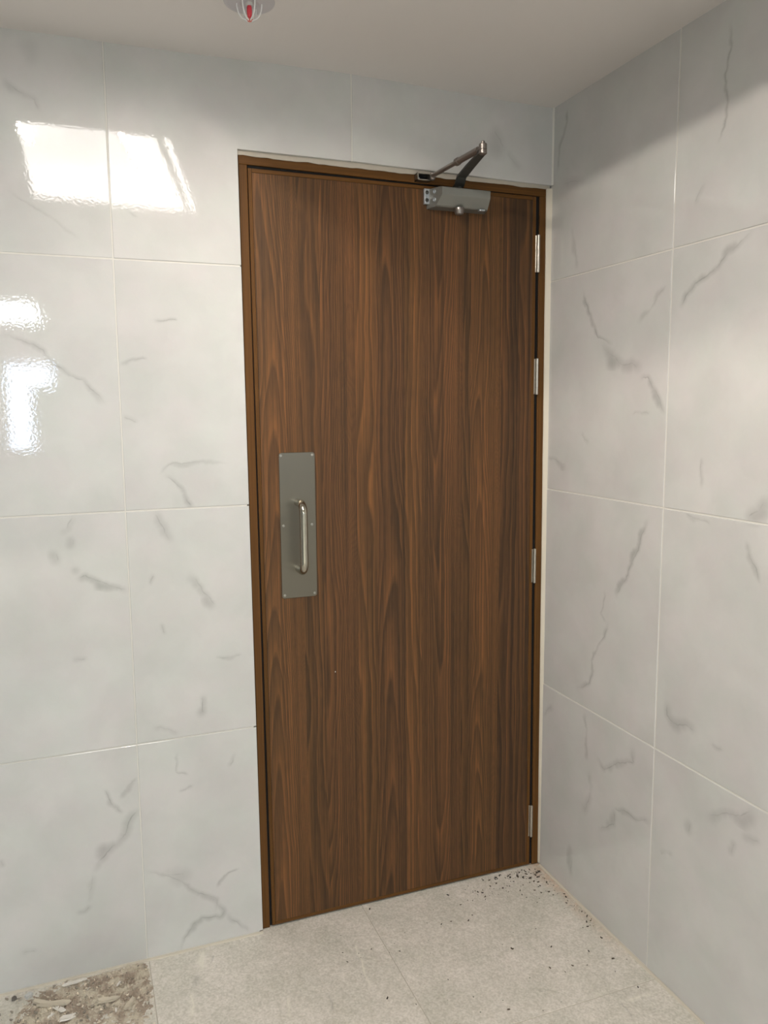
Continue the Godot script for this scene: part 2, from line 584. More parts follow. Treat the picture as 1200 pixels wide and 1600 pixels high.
	vein("right", 0.8, 0.016, [0.273, 0.473, 0.309, 0.458, 0.353, 0.490, 0.403, 0.513, 0.428, 0.528, 0.419, 0.562])
	vein("right", 0.6, 0.02, [0.246, 0.414, 0.249, 0.337])
	vein("right", 0.5, 0.013, [0.003, 0.503, 0.048, 0.546])
	vein("right", 0.5, 0.01, [0.699, 0.681, 0.730, 0.683])
	vein("right", 0.8, 0.013, [0.356, 0.364, 0.404, 0.382, 0.448, 0.379, 0.500, 0.401])
	vein("right", 0.7, 0.016, [0.361, 0.361, 0.358, 0.321, 0.291, 0.266])
	vein("right", 0.6, 0.02, [0.253, 0.394, 0.246, 0.345, 0.226, 0.287])
	vein("right", 0.7, 0.018, [0.695, 0.513, 0.742, 0.541, 0.781, 0.557, 0.829, 0.589])
	vein("right", 0.6, 0.016, [0.640, 0.466, 0.641, 0.443])
	vein("right", 0.6, 0.016, [0.801, 0.518, 0.845, 0.521])
	vein("right", 0.6, 0.014, [0.546, 0.338, 0.587, 0.357])
	vein("right", 0.6, 0.014, [0.778, 0.489, 0.774, 0.459])
	vein("right", 0.6, 0.016, [0.164, 0.152, 0.168, 0.061])
	vein("right", 0.5, 0.01, [0.583, 1.196, 0.665, 1.186])
	vein("right", 0.4, 0.02, [0.053, 2.060, 0.160, 2.043])
	vein("floor", -0.9, 0.008, [-0.670, 0.131, -0.678, 0.200, -0.689, 0.281, -0.693, 0.316])
	vein("floor", -0.7, 0.01, [-0.890, 0.264, -0.905, 0.335])
	vein("floor", -0.9, 0.012, [-1.067, 0.015, -1.066, 0.054, -1.071, 0.091])
	vein("floor", -0.9, 0.013, [-1.114, 0.166, -1.115, 0.208, -1.123, 0.247])
	vein("floor", -0.9, 0.01, [-0.117, 0.579, -0.082, 0.588, -0.044, 0.592])
	vein("floor", -0.6, 0.01, [-0.178, 0.539, -0.151, 0.549])
	vein("floor", 0.5, 0.006, [-0.790, 0.277, -0.801, 0.354])
	vein("floor", 0.4, 0.006, [-0.196, 0.302, -0.185, 0.348])
	vein("floor", 0.5, 0.006, [-0.135, 0.583, -0.140, 0.638])
	vein("floor", 0.5, 0.004, [-1.037, 0.044, -1.048, 0.077])
	vein("floor", -0.5, 0.006, [-0.506, 0.221, -0.541, 0.288])
	vein("floor", 0.6, 0.012, [-1.086, 0.111, -1.098, 0.143])
	vein("spare", 0.8, 0.012, [0.08, 0.55, 0.16, 0.44, 0.27, 0.38, 0.33, 0.26])
	vein("spare", 0.6, 0.018, [0.45, 0.2, 0.5, 0.12, 0.57, 0.08])
	vein("spare", 0.9, 0.012, [0.7, 0.1, 0.82, 0.2, 0.88, 0.34, 1.02, 0.4, 1.1, 0.52])



# one porcelain tile: a polygon in wall metres (u, v) laid in the cell that starts at cell; side "back" has u = x, "right" has u = z
func wall_tile(side: String, poly: PackedVector2Array, cell: Vector2, mat: Material, parent: Node) -> void:
	var mb := MB.new()
	var tilt := Basis(Vector3.UP, rng.randf_range(-0.0016, 0.0016)) * Basis(Vector3.RIGHT, rng.randf_range(-0.0016, 0.0016))
	var mid := Vector3(cell.x + 0.3, cell.y + 0.3, 0.0)
	var xf := Transform3D(tilt, mid - tilt * mid)
	if side == "right":
		# u -> z, v -> y, out of the wall -> -x; the polygon is turned over to stay counter-clockwise
		var turned := PackedVector2Array()
		for p in poly:
			turned.append(Vector2(-p.x, p.y))
		turned.reverse()
		mid = Vector3(-cell.x - 0.3, cell.y + 0.3, 0.0)
		xf = Transform3D(tilt, mid - tilt * mid)
		var to_wall := Transform3D(Basis(Vector3(0, 0, -1), Vector3(0, 1, 0), Vector3(-1, 0, 0)), Vector3.ZERO)
		# uv: u grows with z
		mb.slab(turned, -0.0095, 0.0, 0.0009, 0.0, Vector2(-cell.x, cell.y), Vector2(-0.6, 0.6), to_wall * xf)
	else:
		mb.slab(poly, -0.0095, 0.0, 0.0009, 0.0, cell, Vector2(0.6, 0.6), xf)
	part("tile", mb, mat, parent)


func build_walls() -> void:
	var g := 0.0018   # half a joint
	var rows := [0.0, 0.598, 1.1975, 1.799, 2.399]
	var spare := []
	for i in 2:
		spare.append(tile_material(tile_texture("spare", 0.6 * i, 0, 900 + i), 0.03, M.glaze_normal, 0.035))
	# back wall
	var wall := group_node("wall_back")
	structure(wall, "back wall of white marble-look porcelain tiles around the brown door", "wall")
	var mb := MB.new()
	mb.box(Vector3(-3.3, -0.1, -0.2), Vector3(-0.9015, 2.6, -0.0014))
	mb.box(Vector3(-0.9015, 2.0785, -0.2), Vector3(0.15, 2.6, -0.0014))
	part("grout_bed", mb, M.grout, wall)
	mb = MB.new()
	mb.box(Vector3(-0.905, -0.1, -0.2), Vector3(0.15, 2.074, -0.15))
	part("light_block_behind_door", mb, M.dark, wall)  # unseen near-black slab added to stop light from behind the door
	var edge := func(y: float) -> float: return -0.8925 - 0.0036 * y
	for c in range(0, 4):
		var x1: float = -0.603 - 0.6 * c + (0.0005 * c)
		var x0 := x1 - 0.6
		for r in 4:
			var y0: float = rows[r]
			var lo := 0.006 if r == 0 else y0 + g
			var hi: float = minf(rows[r + 1] - g, CEIL + 0.012)
			var mat: Material = spare[(c + r) % 2]
			if c < 2:
				mat = tile_material(tile_texture("back", x0, y0, 100 + c * 10 + r), 0.03, M.glaze_normal, 0.035)
			var poly := rect(x0 + g, lo, x1 - g, hi)
			if c == 0 and r < 3:
				poly = PackedVector2Array([Vector2(x0 + g, lo), Vector2(edge.call(lo), lo), Vector2(edge.call(hi), hi), Vector2(x0 + g, hi)])
			elif c == 0:
				poly = PackedVector2Array([Vector2(x0 + g, lo), Vector2(edge.call(lo), lo), Vector2(-0.9, 2.0775), Vector2(x1 - g, 2.0775), Vector2(x1 - g, hi), Vector2(x0 + g, hi)])
			wall_tile("back", poly, Vector2(x0, y0), mat, wall)
	var top := tile_material(tile_texture("back", -0.603, 1.799, 150), 0.03, M.glaze_normal, 0.035)
	wall_tile("back", PackedVector2Array([Vector2(-0.603 + g, 2.0780), Vector2(-0.0035, 2.0700), Vector2(-0.0035, CEIL + 0.012), Vector2(-0.603 + g, CEIL + 0.012)]), Vector2(-0.603, 1.799), top, wall)
	# the uneven plaster bead under the lintel tiles and the sealant beads beside the frame
	mb = MB.new()
	var steps := 60
	var prev := Vector3.ZERO
	for i in steps + 1:
		var x := lerpf(-0.8985, -0.004, float(i) / steps)
		var y := lerpf(2.0660, 2.0600, float(i) / steps) + 0.0028 * nz.get_noise_1d(i * 4.0) + 0.0012 * nz.get_noise_1d(i * 19.0)
		var p := Vector3(x, y, -0.0085)
		if i > 0:
			mb.quad(prev, p, Vector3(p.x, 2.09, -0.0098), Vector3(prev.x, 2.09, -0.0098))
			mb.quad(prev + Vector3(0, 0.0006, -0.01), p + Vector3(0, 0.0006, -0.01), p, prev)
		prev = p
	part("plaster_bead", mb, M.plaster, wall)
	mb = MB.new()
	for i in 40:
		var ya := lerpf(0.004, 2.066, i / 40.0)
		var yb := lerpf(0.004, 2.066, (i + 1) / 40.0)
		var wa := 0.0014 + 0.0012 * nz.get_noise_1d(ya * 160.0)
		var wb := 0.0014 + 0.0012 * nz.get_noise_1d(yb * 160.0)
		mb.quad(Vector3(edge.call(ya) - 0.0008, ya, -0.0012), Vector3(edge.call(ya) + wa, ya, -0.0095), Vector3(edge.call(yb) + wb, yb, -0.0095), Vector3(edge.call(yb) - 0.0008, yb, -0.0012))
	part("sealant_bead", mb, M.caulk, wall)
	mb = MB.new()
	for i in 40:
		var ya := lerpf(0.006, 2.0625, i / 40.0)
		var yb := lerpf(0.006, 2.0625, (i + 1) / 40.0)
		var wa := -0.0025 - 0.0058 * ya + 0.0012 * nz.get_noise_1d(ya * 90.0)
		var wb := -0.0025 - 0.0058 * yb + 0.0012 * nz.get_noise_1d(yb * 90.0)
		mb.quad(Vector3(wa, ya, -0.0085), Vector3(0.0006, ya, 0.0005), Vector3(0.0006, yb, 0.0005), Vector3(wb, yb, -0.0085))
		mb.quad(Vector3(wa, ya, -0.013), Vector3(wa, ya, -0.0085), Vector3(wb, yb, -0.0085), Vector3(wb, yb, -0.013))
	part("sealant_bead", mb, M.caulk, wall)

	# right wall
	wall = group_node("wall_right")
	structure(wall, "side wall of white marble-look porcelain tiles meeting the hinge side of the door", "wall")
	mb = MB.new()
	mb.box(Vector3(0.0014, -0.1, -0.2), Vector3(0.2, 2.6, 7.2))
	part("grout_bed", mb, M.grout, wall)
	var zs := [-0.02, 0.51, 1.11, 1.71, 2.31, 2.91]
	rows = [0.0, 0.5985, 1.202, 1.803, 2.403]
	for c in 5:
		for r in 4:
			var lo: float = 0.006 if r == 0 else rows[r] + g
			var hi := minf(rows[r + 1] - g, CEIL + 0.012)
			var z0: float = zs[c + 1] - 0.6
			var mat: Material = spare[(c + r) % 2]
			if c < 2:
				mat = tile_material(tile_texture("right", z0, rows[r], 200 + c * 10 + r), 0.03, M.glaze_normal, 0.035)
			wall_tile("right", rect(zs[c] + (g if c > 0 else 0.0), lo, zs[c + 1] - g, hi), Vector2(z0, rows[r]), mat, wall)
	# thin bead of grout in the corner above the door and along both wall feet
	mb = MB.new()
	mb.quad(Vector3(-0.0042, 2.07, 0.0002), Vector3(0.0002, 2.07, 0.0042), Vector3(0.0002, 2.3, 0.0042), Vector3(-0.0042, 2.3, 0.0002))
	part("corner_grout", mb, M.grout, wall)
	foot_bead("trim_1", Vector3(-3.2, 0, 0), Vector3(-0.893, 0, 0), Vector3(0, 0, 1), "pale grout bead along the foot of the back wall beside the door")
	foot_bead("trim_2", Vector3(0, 0, 0), Vector3(0, 0, 3.0), Vector3(-1, 0, 0), "pale grout bead along the foot of the tiled side wall")


func foot_bead(called: String, a: Vector3, b: Vector3, out: Vector3, label: String) -> void:
	var mb := MB.new()
	var count := int((b - a).length() / 0.02)
	var flip := (b - a).cross(Vector3.UP).dot(out) < 0
	for i in count:
		var w := []
		for k in 2:
			var p := a.lerp(b, float(i + k) / count)
			var r := 0.0052 + 0.0022 * nz.get_noise_1d((p.x + p.z) * 400.0)
			w.append([p + Vector3(0, 0.0034, 0) - out * 0.001, p + out * r + Vector3(0, 0.0016, 0), p + out * (r + 0.0012) - Vector3(0, 0.001, 0)])
		for k in 2:
			if flip:
				mb.quad(w[0][k], w[1][k], w[1][k + 1], w[0][k + 1])
			else:
				mb.quad(w[1][k], w[0][k], w[0][k + 1], w[1][k + 1])
	var o := part(called, mb, M.foot, self)
	structure(o, label, "trim")


func build_floor() -> void:
	var fl := group_node("floor")
	structure(fl, "floor of beige stone-look tiles with dust and scratches", "floor")
	var mb := MB.new()
	mb.box(Vector3(-3.3, -0.2, -0.2), Vector3(0.1, -0.0012, 7.2))
	part("mortar_bed", mb, plain(Color(0.76, 0.73, 0.68), 0.9), fl)
	var spare := tile_material(floor_texture(10.0, 10.0, 700), 0.5, M.stone_normal, 0.25)
	var g := 0.0011
	for r in 5:
		for c in 5:
			var x1: float = -0.0 if c == 0 else -0.597 - 0.6015 * (c - 1)
			var x0: float = -0.597 - 0.6015 * c
			var z0 := -0.05 + 0.6 * r
			var mat: Material = spare
			if r < 2 and c < 3:
				mat = tile_material(floor_texture(x0, z0, 300 + r * 10 + c), 0.5, M.stone_normal, 0.25)
			mb = MB.new()
			# laid flat: u = x, v = -z, out = +y
			var poly := rect(x0 + g, -z0 - 0.6 + g, x1 - (g if c > 0 else -0.008), -z0 - g)
			mb.slab(poly, -0.009, 0.0, 0.0006, 0.0, Vector2(x0, -z0 - 0.6), Vector2(0.6, 0.6), Transform3D(Basis(Vector3(1, 0, 0), Vector3(0, 0, -1), Vector3(0, 1, 0)), Vector3(0, rng.randf_range(-0.0004, 0.0), 0)))
			part("floor_tile", mb, mat, fl)


# the low ceiling with an open service hatch (outside the frame) whose light falls into the corner
const HATCH := [Vector2(-1.42, 0.62), Vector2(-0.985, 0.62), Vector2(-0.765, 1.56), Vector2(-1.41, 1.56)]


func build_ceiling() -> void:
	var ce := group_node("ceiling")
	structure(ce, "low off-white plaster ceiling with a slightly wavy edge against the tiles", "ceiling")
	var mb := MB.new()
	# a slightly sagging strip along the back wall
	var nx := 66
	var nzz := 12
	var hgt := func(x: float, z: float) -> Vector3:
		var k := smoothstep(0.5, 0.05, z)
		var y := CEIL - 0.0012 + k * (0.0105 * exp(-pow((x + 0.63) / 0.33, 2)) + 0.0022 * nz.get_noise_1d(x * 120.0))
		return Vector3(x, y, z)
	for i in nx:
		for j in nzz:
			var xa := lerpf(-3.3, 0.05, float(i) / nx)
			var xb := lerpf(-3.3, 0.05, float(i + 1) / nx)
			var za := lerpf(-0.05, 0.5, float(j) / nzz)
			var zb := lerpf(-0.05, 0.5, float(j + 1) / nzz)
			mb.quad(hgt.call(xa, za), hgt.call(xb, za), hgt.call(xb, zb), hgt.call(xa, zb))
	var o := [Vector2(-3.3, 0.5), Vector2(0.05, 0.5), Vector2(0.05, 7.2), Vector2(-3.3, 7.2)]
	for i in 4:
		var j := (i + 1) % 4
		var q := [o[i], o[j], HATCH[j], HATCH[i]]
		var w := []
		for p in q:
			w.append(Vector3(p.x, CEIL - 0.0012, p.y))
		mb.quad(w[0], w[1], w[2], w[3])
		# the upstand round the hatch
		w = [Vector3(HATCH[i].x, CEIL - 0.0012, HATCH[i].y), Vector3(HATCH[j].x, CEIL - 0.0012, HATCH[j].y)]
		mb.quad(w[1], w[0], w[0] + Vector3(0, 0.015, 0), w[1] + Vector3(0, 0.015, 0))
	part("plasterboard", mb, M.ceiling, ce)
	mb = MB.new()
	mb.box(Vector3(-3.3, CEIL + 0.16, -0.2), Vector3(0.2, CEIL + 0.3, 7.4))
	# the sides of the void above the hatch
	mb.box(Vector3(-1.75, CEIL + 0.012, 0.5), Vector3(-1.70, CEIL + 0.2, 2.2))
	mb.box(Vector3(-0.6, CEIL + 0.012, 0.5), Vector3(-0.55, CEIL + 0.2, 2.2))
	mb.box(Vector3(-1.75, CEIL + 0.012, 0.5), Vector3(-0.55, CEIL + 0.2, 0.55))
	mb.box(Vector3(-1.75, CEIL + 0.012, 2.15), Vector3(-0.55, CEIL + 0.2, 2.2))
	part("slab_above", mb, M.paint, ce)
	# narrow metal lip along the hatch's slanting side, with a slit beside it
	mb = MB.new()
	var a := Vector2(-1.018, 0.62)
	var b := Vector2(-0.800, 1.56)
	var nrm := (b - a).orthogonal().normalized()
	mb.slab(PackedVector2Array([a - nrm * 0.010, a + nrm * 0.010, b + nrm * 0.010, b - nrm * 0.010]), CEIL - 0.001, CEIL + 0.012, 0.001, 0.0, Vector2.ZERO, Vector2.ONE, Transform3D(Basis(Vector3(1, 0, 0), Vector3(0, 0, 1), Vector3(0, 1, 0)), Vector3.ZERO))
	part("hatch_lip", mb, M.white, ce)

	# the light in the void: a broad panel and two tubes
	var lamp := group_node("ceiling_light", Vector3(-1.15, CEIL + 0.14, 1.3))
	tag(lamp, "bright panel light inside the ceiling hatch, seen as the large white reflection in the tiles", "light")
	mb = MB.new()
	mb.box(Vector3(-0.5, 0.0, -0.62), Vector3(0.5, 0.02, 0.8), 0.004)
	part("housing", mb, M.white, lamp)
	mb = MB.new()
	mb.box(Vector3(-0.48, -0.012, -0.6), Vector3(0.48, 0.0, 0.78), 0.003)
	var glow := plain(Color(0.95, 0.95, 0.95), 0.5)
	glow.emission_enabled = true
	glow.emission = Color(1.0, 0.99, 0.97)
	glow.emission_energy_multiplier = 2.0
	part("lamp_panel", mb, glow, lamp)
	area_light("hatch_panel_light", Vector3(-1.15, CEIL + 0.126, 1.39), Vector2(0.96, 1.38), Vector3.DOWN, PANEL_COLOR, E_PANEL)
	batten(lamp, 0.55, 0.74, 1.16, E_LOW)
	batten(lamp, 0.21, 0.66, 1.515, E_HIGH)


# a slim lamp batten in the void, parallel to the hatch's slanting side and that far from it, shining sideways
func batten(lamp: Node3D, off: float, za: float, zb: float, energy: float) -> void:
	var a := Vector3(-0.985 - off + 0.234 * (za - 0.62), CEIL + 0.108, za)
	var b := Vector3(-0.985 - off + 0.234 * (zb - 0.62), CEIL + 0.108, zb)
	var mid := (a + b) / 2.0
	var d := (b - a).normalized()
	var face := Vector3(d.z, -0.35, -d.x).normalized()
	var mb := MB.new()
	mb.tube([a - lamp.position, b - lamp.position], 0.009, 12)
	var glow := plain(Color(0.95, 0.95, 0.95), 0.5)
	glow.emission_enabled = true
	glow.emission = Color(1.0, 0.97, 0.92)
	glow.emission_energy_multiplier = 2.0
	part("lamp_tube", mb, glow, lamp)
	var l := AreaLight3D.new()
	l.name = "batten_light"
	l.area_size = Vector2((b - a).length(), 0.016)
	l.light_color = Color(1.0, 0.955, 0.90)
	l.light_energy = energy
	l.area_range = 20.0
	l.shadow_enabled = true
	add_child(l, true)
	var up := d.cross(face).normalized()
	l.transform = Transform3D(Basis(d, up, d.cross(up)), mid + face * 0.012)
	if l.basis.z.dot(face) > 0:
		l.basis = Basis(-d, up, (-d).cross(up))


func build_far_room() -> void:
	var wl := MeshInstance3D.new()
	var mb := MB.new()
	mb.box(Vector3(-3.5, -0.1, -0.2), Vector3(-3.2, 2.6, 7.4))
	var w := part("wall_left", mb, M.paint, self)
	structure(w, "plain painted wall across the room from the tiled side wall", "wall")
	wl.free()
	mb = MB.new()
	mb.box(Vector3(-3.5, -0.1, 7.0), Vector3(0.2, 2.6, 7.3))
	w = part("wall_front", mb, M.paint, self)
	structure(w, "plain painted wall behind the camera facing the door", "wall")
	# second panel light further back, seen as the bar-shaped reflection
	var lamp := group_node("ceiling_light", Vector3(-1.95, CEIL, 5.5))
	tag(lamp, "flush panel light far behind the camera, a small bar in the tile reflection", "light")
	mb = MB.new()
	mb.box(Vector3(-0.42, -0.012, -0.7), Vector3(0.42, -0.002, 0.8), 0.003)
	part("frame", mb, M.white, lamp)
	var glow := plain(Color(0.95, 0.95, 0.95), 0.5)
	glow.emission_enabled = true
	glow.emission = Color(0.93, 1.0, 1.0)
	glow.emission_energy_multiplier = 2.0
	mb = MB.new()
	mb.box(Vector3(-0.40, -0.016, -0.68), Vector3(0.40, -0.010, 0.78), 0.002)
	part("lamp_panel", mb, glow, lamp)
	area_light("far_panel_light", Vector3(-1.95, CEIL - 0.02, 5.55), Vector2(0.8, 1.46), Vector3.DOWN, Color(0.965, 0.995, 0.99), E_FAR)
	# a third panel, added as fill light behind and to the left of the camera
	lamp = group_node("ceiling_light", Vector3(-2.55, CEIL, 3.2))
	tag(lamp, "added flush fill panel above and behind the camera near the painted wall", "light")
	mb = MB.new()
	mb.box(Vector3(-0.32, -0.012, -0.62), Vector3(0.32, -0.002, 0.62), 0.003)
	part("frame", mb, M.white, lamp)
	mb = MB.new()
	mb.box(Vector3(-0.30, -0.016, -0.60), Vector3(0.30, -0.010, 0.60), 0.002)
	part("lamp_panel", mb, glow, lamp)
	area_light("added_fill_light", Vector3(-2.55, CEIL - 0.02, 3.2), Vector2(0.6, 1.2), Vector3.DOWN, PANEL_COLOR, E_FILL)
	# daylight window in the far wall
	var win := group_node("window_1", Vector3(-1.75, 1.55, 6.99))
	structure(win, "small daylight window in the wall behind the camera", "window")
	var day := plain(Color(0.9, 0.93, 1.0), 0.4)
	day.emission_enabled = true
	day.emission = Color(0.80, 0.88, 1.0)
	day.emission_energy_multiplier = 14.0
	mb = MB.new()
	mb.box(Vector3(-0.17, -0.5, -0.012), Vector3(0.05, 0.36, -0.004), 0.001)
	part("pane", mb, day, win)
	mb = MB.new()
	mb.box(Vector3(0.07, 0.14, -0.012), Vector3(0.26, 0.36, -0.004), 0.001)
	part("pane", mb, day, win)
	mb = MB.new()
	mb.box(Vector3(-0.21, -0.54, -0.03), Vector3(-0.17, 0.4, 0.0), 0.003)
	mb.box(Vector3(-0.17, 0.36, -0.03), Vector3(0.30, 0.4, 0.0), 0.003)
	mb.box(Vector3(-0.17, -0.54, -0.03), Vector3(0.07, -0.5, 0.0), 0.003)
	mb.box(Vector3(0.05, -0.5, -0.03), Vector3(0.07, 0.36, 0.0), 0.003)
	mb.box(Vector3(0.07, 0.10, -0.03), Vector3(0.30, 0.14, 0.0), 0.003)
	mb.box(Vector3(0.26, 0.14, -0.03), Vector3(0.30, 0.36, 0.0), 0.003)
	part("window_frame", mb, M.white, win)


func lean(b: float, t: float, y: float) -> float:
	return lerpf(b, t, y / 2.04)


func leaning(lb: float, lt: float, rb: float, rt: float, y0: float, y1: float) -> PackedVector2Array:
	return PackedVector2Array([Vector2(lean(lb, lt, y0), y0), Vector2(lean(rb, rt, y0), y0), Vector2(lean(rb, rt, y1), y1), Vector2(lean(lb, lt, y1), y1)])


func screw(mb: MB, at: Vector3, r: float) -> void:
	var xf := Transform3D(Basis(Vector3(1, 0, 0), Vector3(0, 0, 1), Vector3(0, -1, 0)), at)
	mb.lathe([Vector2(r, -0.0005), Vector2(r, 0.0003), Vector2(r * 0.8, 0.0009), Vector2(r * 0.42, 0.0011), Vector2(r * 0.36, 0.0001), Vector2(0.0, 0.0001)], 14, xf)


func build_door() -> void:
	var door := group_node("door_1")
	structure(door, "closed walnut-grain door in a brown frame between the tiled walls", "door")
	var zf := -0.0115
	# frame: each jamb a face and, behind the leaf, a stop
	for side in 2:
		var mb := MB.new()
		if side == 0:
			mb.slab(leaning(-0.890, -0.8965, -0.8700, -0.8752, 0.0015, 2.0462), -0.13, zf, 0.0012, 0.0, Vector2(-0.90, 0), Vector2(0.06, 2.06))
			mb.slab(leaning(-0.8700, -0.8752, -0.852, -0.862, 0.0015, 2.03), -0.13, -0.060, 0.001)
		else:
			mb.slab(leaning(-0.0229, -0.0341, -0.0018, -0.0134, 0.0015, 2.0405), -0.13, zf, 0.0012, 0.0, Vector2(-0.05, 0), Vector2(0.06, 2.06))
			mb.slab(leaning(-0.044, -0.058, -0.0229, -0.0341, 0.0015, 2.03), -0.13, -0.060, 0.001)
		part("frame_jamb", mb, M.frame, door)
	var hd := MB.new()
	# the head's grain runs across: laid upright and turned
	var turn := Transform3D(Basis(Vector3(0, 1, 0), Vector3(-1, 0, 0), Vector3(0, 0, 1)), Vector3.ZERO)
	var head := PackedVector2Array([Vector2(-0.8965, 2.0464), Vector2(-0.0134, 2.0405), Vector2(-0.0136, 2.0655), Vector2(-0.8967, 2.0705)])
	var flat_head := PackedVector2Array()
	for p in head:
		flat_head.append(Vector2(p.y, -p.x))
	hd.slab(flat_head, -0.13, zf, 0.0012, 0.0, Vector2(2.02, 0), Vector2(0.06, 0.9), turn)
	part("frame_head", hd, M.frame, door)
	hd = MB.new()
	hd.box(Vector3(-0.87, 2.025, -0.13), Vector3(-0.03, 2.045, -0.060), 0.001)
	part("frame_stop", hd, M.frame, door)
	# black strips added round the leaf to keep the gap dark
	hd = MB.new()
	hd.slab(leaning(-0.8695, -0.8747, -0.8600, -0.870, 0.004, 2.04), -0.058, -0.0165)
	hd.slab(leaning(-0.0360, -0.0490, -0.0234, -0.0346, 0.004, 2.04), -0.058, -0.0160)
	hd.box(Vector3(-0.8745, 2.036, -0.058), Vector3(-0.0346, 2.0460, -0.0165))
	part("gap_dark_strip", hd, M.dark, door)

	# the leaf: core, lippings on four edges and the walnut face set within them
	var zl := -0.0120
	var mb := MB.new()
	mb.slab(leaning(-0.8634, -0.8734, -0.0322, -0.0458, 0.0045, 2.0385), -0.056, zl - 0.0012, 0.0, 0.0)
	part("leaf_core", mb, plain(Color(0.13, 0.085, 0.05), 0.6), door)
	var b := 0.0105
	mb = MB.new()
	mb.slab(leaning(-0.8634 + b, -0.8734 + b, -0.0322 - b - 0.001, -0.0458 - b - 0.001, 0.0045 + b, 2.0385 - b), zl - 0.0015, zl, 0.0003, 0.0, Vector2(-0.8630, 0.015), Vector2(0.8190, 2.013))
	part("leaf_face", mb, M.walnut, door)
	var q := 0.0007
	for k in 2:
		mb = MB.new()
		if k == 0:
			mb.slab(leaning(-0.8634, -0.8734, -0.8634 + b - q, -0.8734 + b - q, 0.0045, 2.0385), zl - 0.002, zl + 0.0001, 0.0009, 0.0, Vector2(-0.90, 0), Vector2(0.06, 2.06))
		else:
			mb.slab(leaning(-0.0322 - b - 0.001 + q, -0.0458 - b - 0.001 + q, -0.0322, -0.0458, 0.0045, 2.0385), zl - 0.002, zl + 0.0001, 0.0009, 0.0, Vector2(-0.07, 0), Vector2(0.06, 2.06))
		part("edge_lipping", mb, M.frame, door)
	for k in 2:
		var y0 := 0.0045 if k == 0 else 2.0385 - b + q
		var poly := leaning(-0.8634 + b, -0.8734 + b, -0.0322 - b - 0.001, -0.0458 - b - 0.001, y0, y0 + b - q)
		var across := PackedVector2Array()
		for p in poly:
			across.append(Vector2(p.y, -p.x))
		mb = MB.new()
		mb.slab(across, zl - 0.002, zl + 0.0001, 0.0009, 0.0, Vector2(y0 - 0.02, 0), Vector2(0.06, 0.9), turn)
		part("edge_lipping", mb, M.frame, door)

	# four hinges in the gap on the right
	for y in [1.881, 1.533, 0.969, 0.1515]:
		var x := lean(-0.0305, -0.0398, y)
		mb = MB.new()
		mb.box(Vector3(x - 0.0075, y - 0.051, -0.030), Vector3(x - 0.0035, y + 0.051, -0.0095), 0.0006)
		mb.box(Vector3(x + 0.0022, y - 0.051, -0.030), Vector3(x + 0.0046, y + 0.051, -0.0095), 0.0006)
		var h := part("hinge", mb, M.hinge, door)
		mb = MB.new()
		var prof := [Vector2(0.0, -0.0525), Vector2(0.0030, -0.0525)]
		for k in 5:
			prof.append_array([Vector2(0.0042, -0.0515 + k * 0.0208), Vector2(0.0042, -0.0515 + k * 0.0208 + 0.0195), Vector2(0.0034, -0.0515 + k * 0.0208 + 0.0201)])
		prof.append_array([Vector2(0.0030, 0.0525), Vector2(0.0, 0.0525)])
		mb.lathe(prof, 16, Transform3D(Basis.IDENTITY, Vector3(x, y, -0.0065)))
		part("hinge_knuckle", mb, M.hinge, h)

	# pull handle on its plate
	mb = MB.new()
	var pl := PackedVector2Array()
	var cr := 0.0075
	for k in 4:
		var cx: float = [-0.7150 - cr, -0.8128 + cr, -0.8128 + cr, -0.7150 - cr][k]
		var cy: float = [1.3300 - cr, 1.3300 - cr, 0.9388 + cr, 0.9388 + cr][k]
		for s in 7:
			var u := PI / 2 * (k + s / 6.0)
			pl.append(Vector2(cx + cr * cos(u), cy + cr * sin(u)))
	mb.slab(pl, zl + 0.0001, zl + 0.0017, 0.0006)
	var plate := part("pull_plate", mb, M.plate, door)
	plate.set_meta("label", "brushed steel plate with rounded corners")
	for p in [Vector2(-0.8075, 1.3225), Vector2(-0.7222, 1.3225), Vector2(-0.8045, 1.136), Vector2(-0.7260, 1.136), Vector2(-0.8050, 0.9475), Vector2(-0.7222, 0.9475)]:
		mb = MB.new()
		screw(mb, Vector3(p.x, p.y, zl + 0.0018), 0.0036)
		part("screw", mb, M.screw, plate)
	mb = MB.new()
	var path := []
	var zc := 0.046
	var rb := 0.026
	path.append(Vector3(-0.7645, 1.1975, zl + 0.001))
	for s in 11:
		var u := PI / 2 * s / 10.0
		path.append(Vector3(-0.7645, 1.1975 - rb + rb * cos(u), zc - rb + rb * sin(u)))
	for s in 11:
		var u := PI / 2 * s / 10.0
		path.append(Vector3(-0.7645, 1.0175 + rb - rb * sin(u), zc - rb + rb * cos(u)))
	path.append(Vector3(-0.7645, 1.0175, zl + 0.001))
	mb.tube(path, 0.0105, 28)
	var handle := part("pull_handle", mb, M.steel, plate)
	handle.set_meta("label", "polished steel D-shaped pull")
	# a tiny paint nick on the face below the plate
	mb = MB.new()
	mb.slab(PackedVector2Array([Vector2(-0.6675, 0.7160), Vector2(-0.6655, 0.7164), Vector2(-0.6660, 0.7196), Vector2(-0.6672, 0.7190)]), zl, zl + 0.0002)
	part("paint_nick", mb, M.white, door)


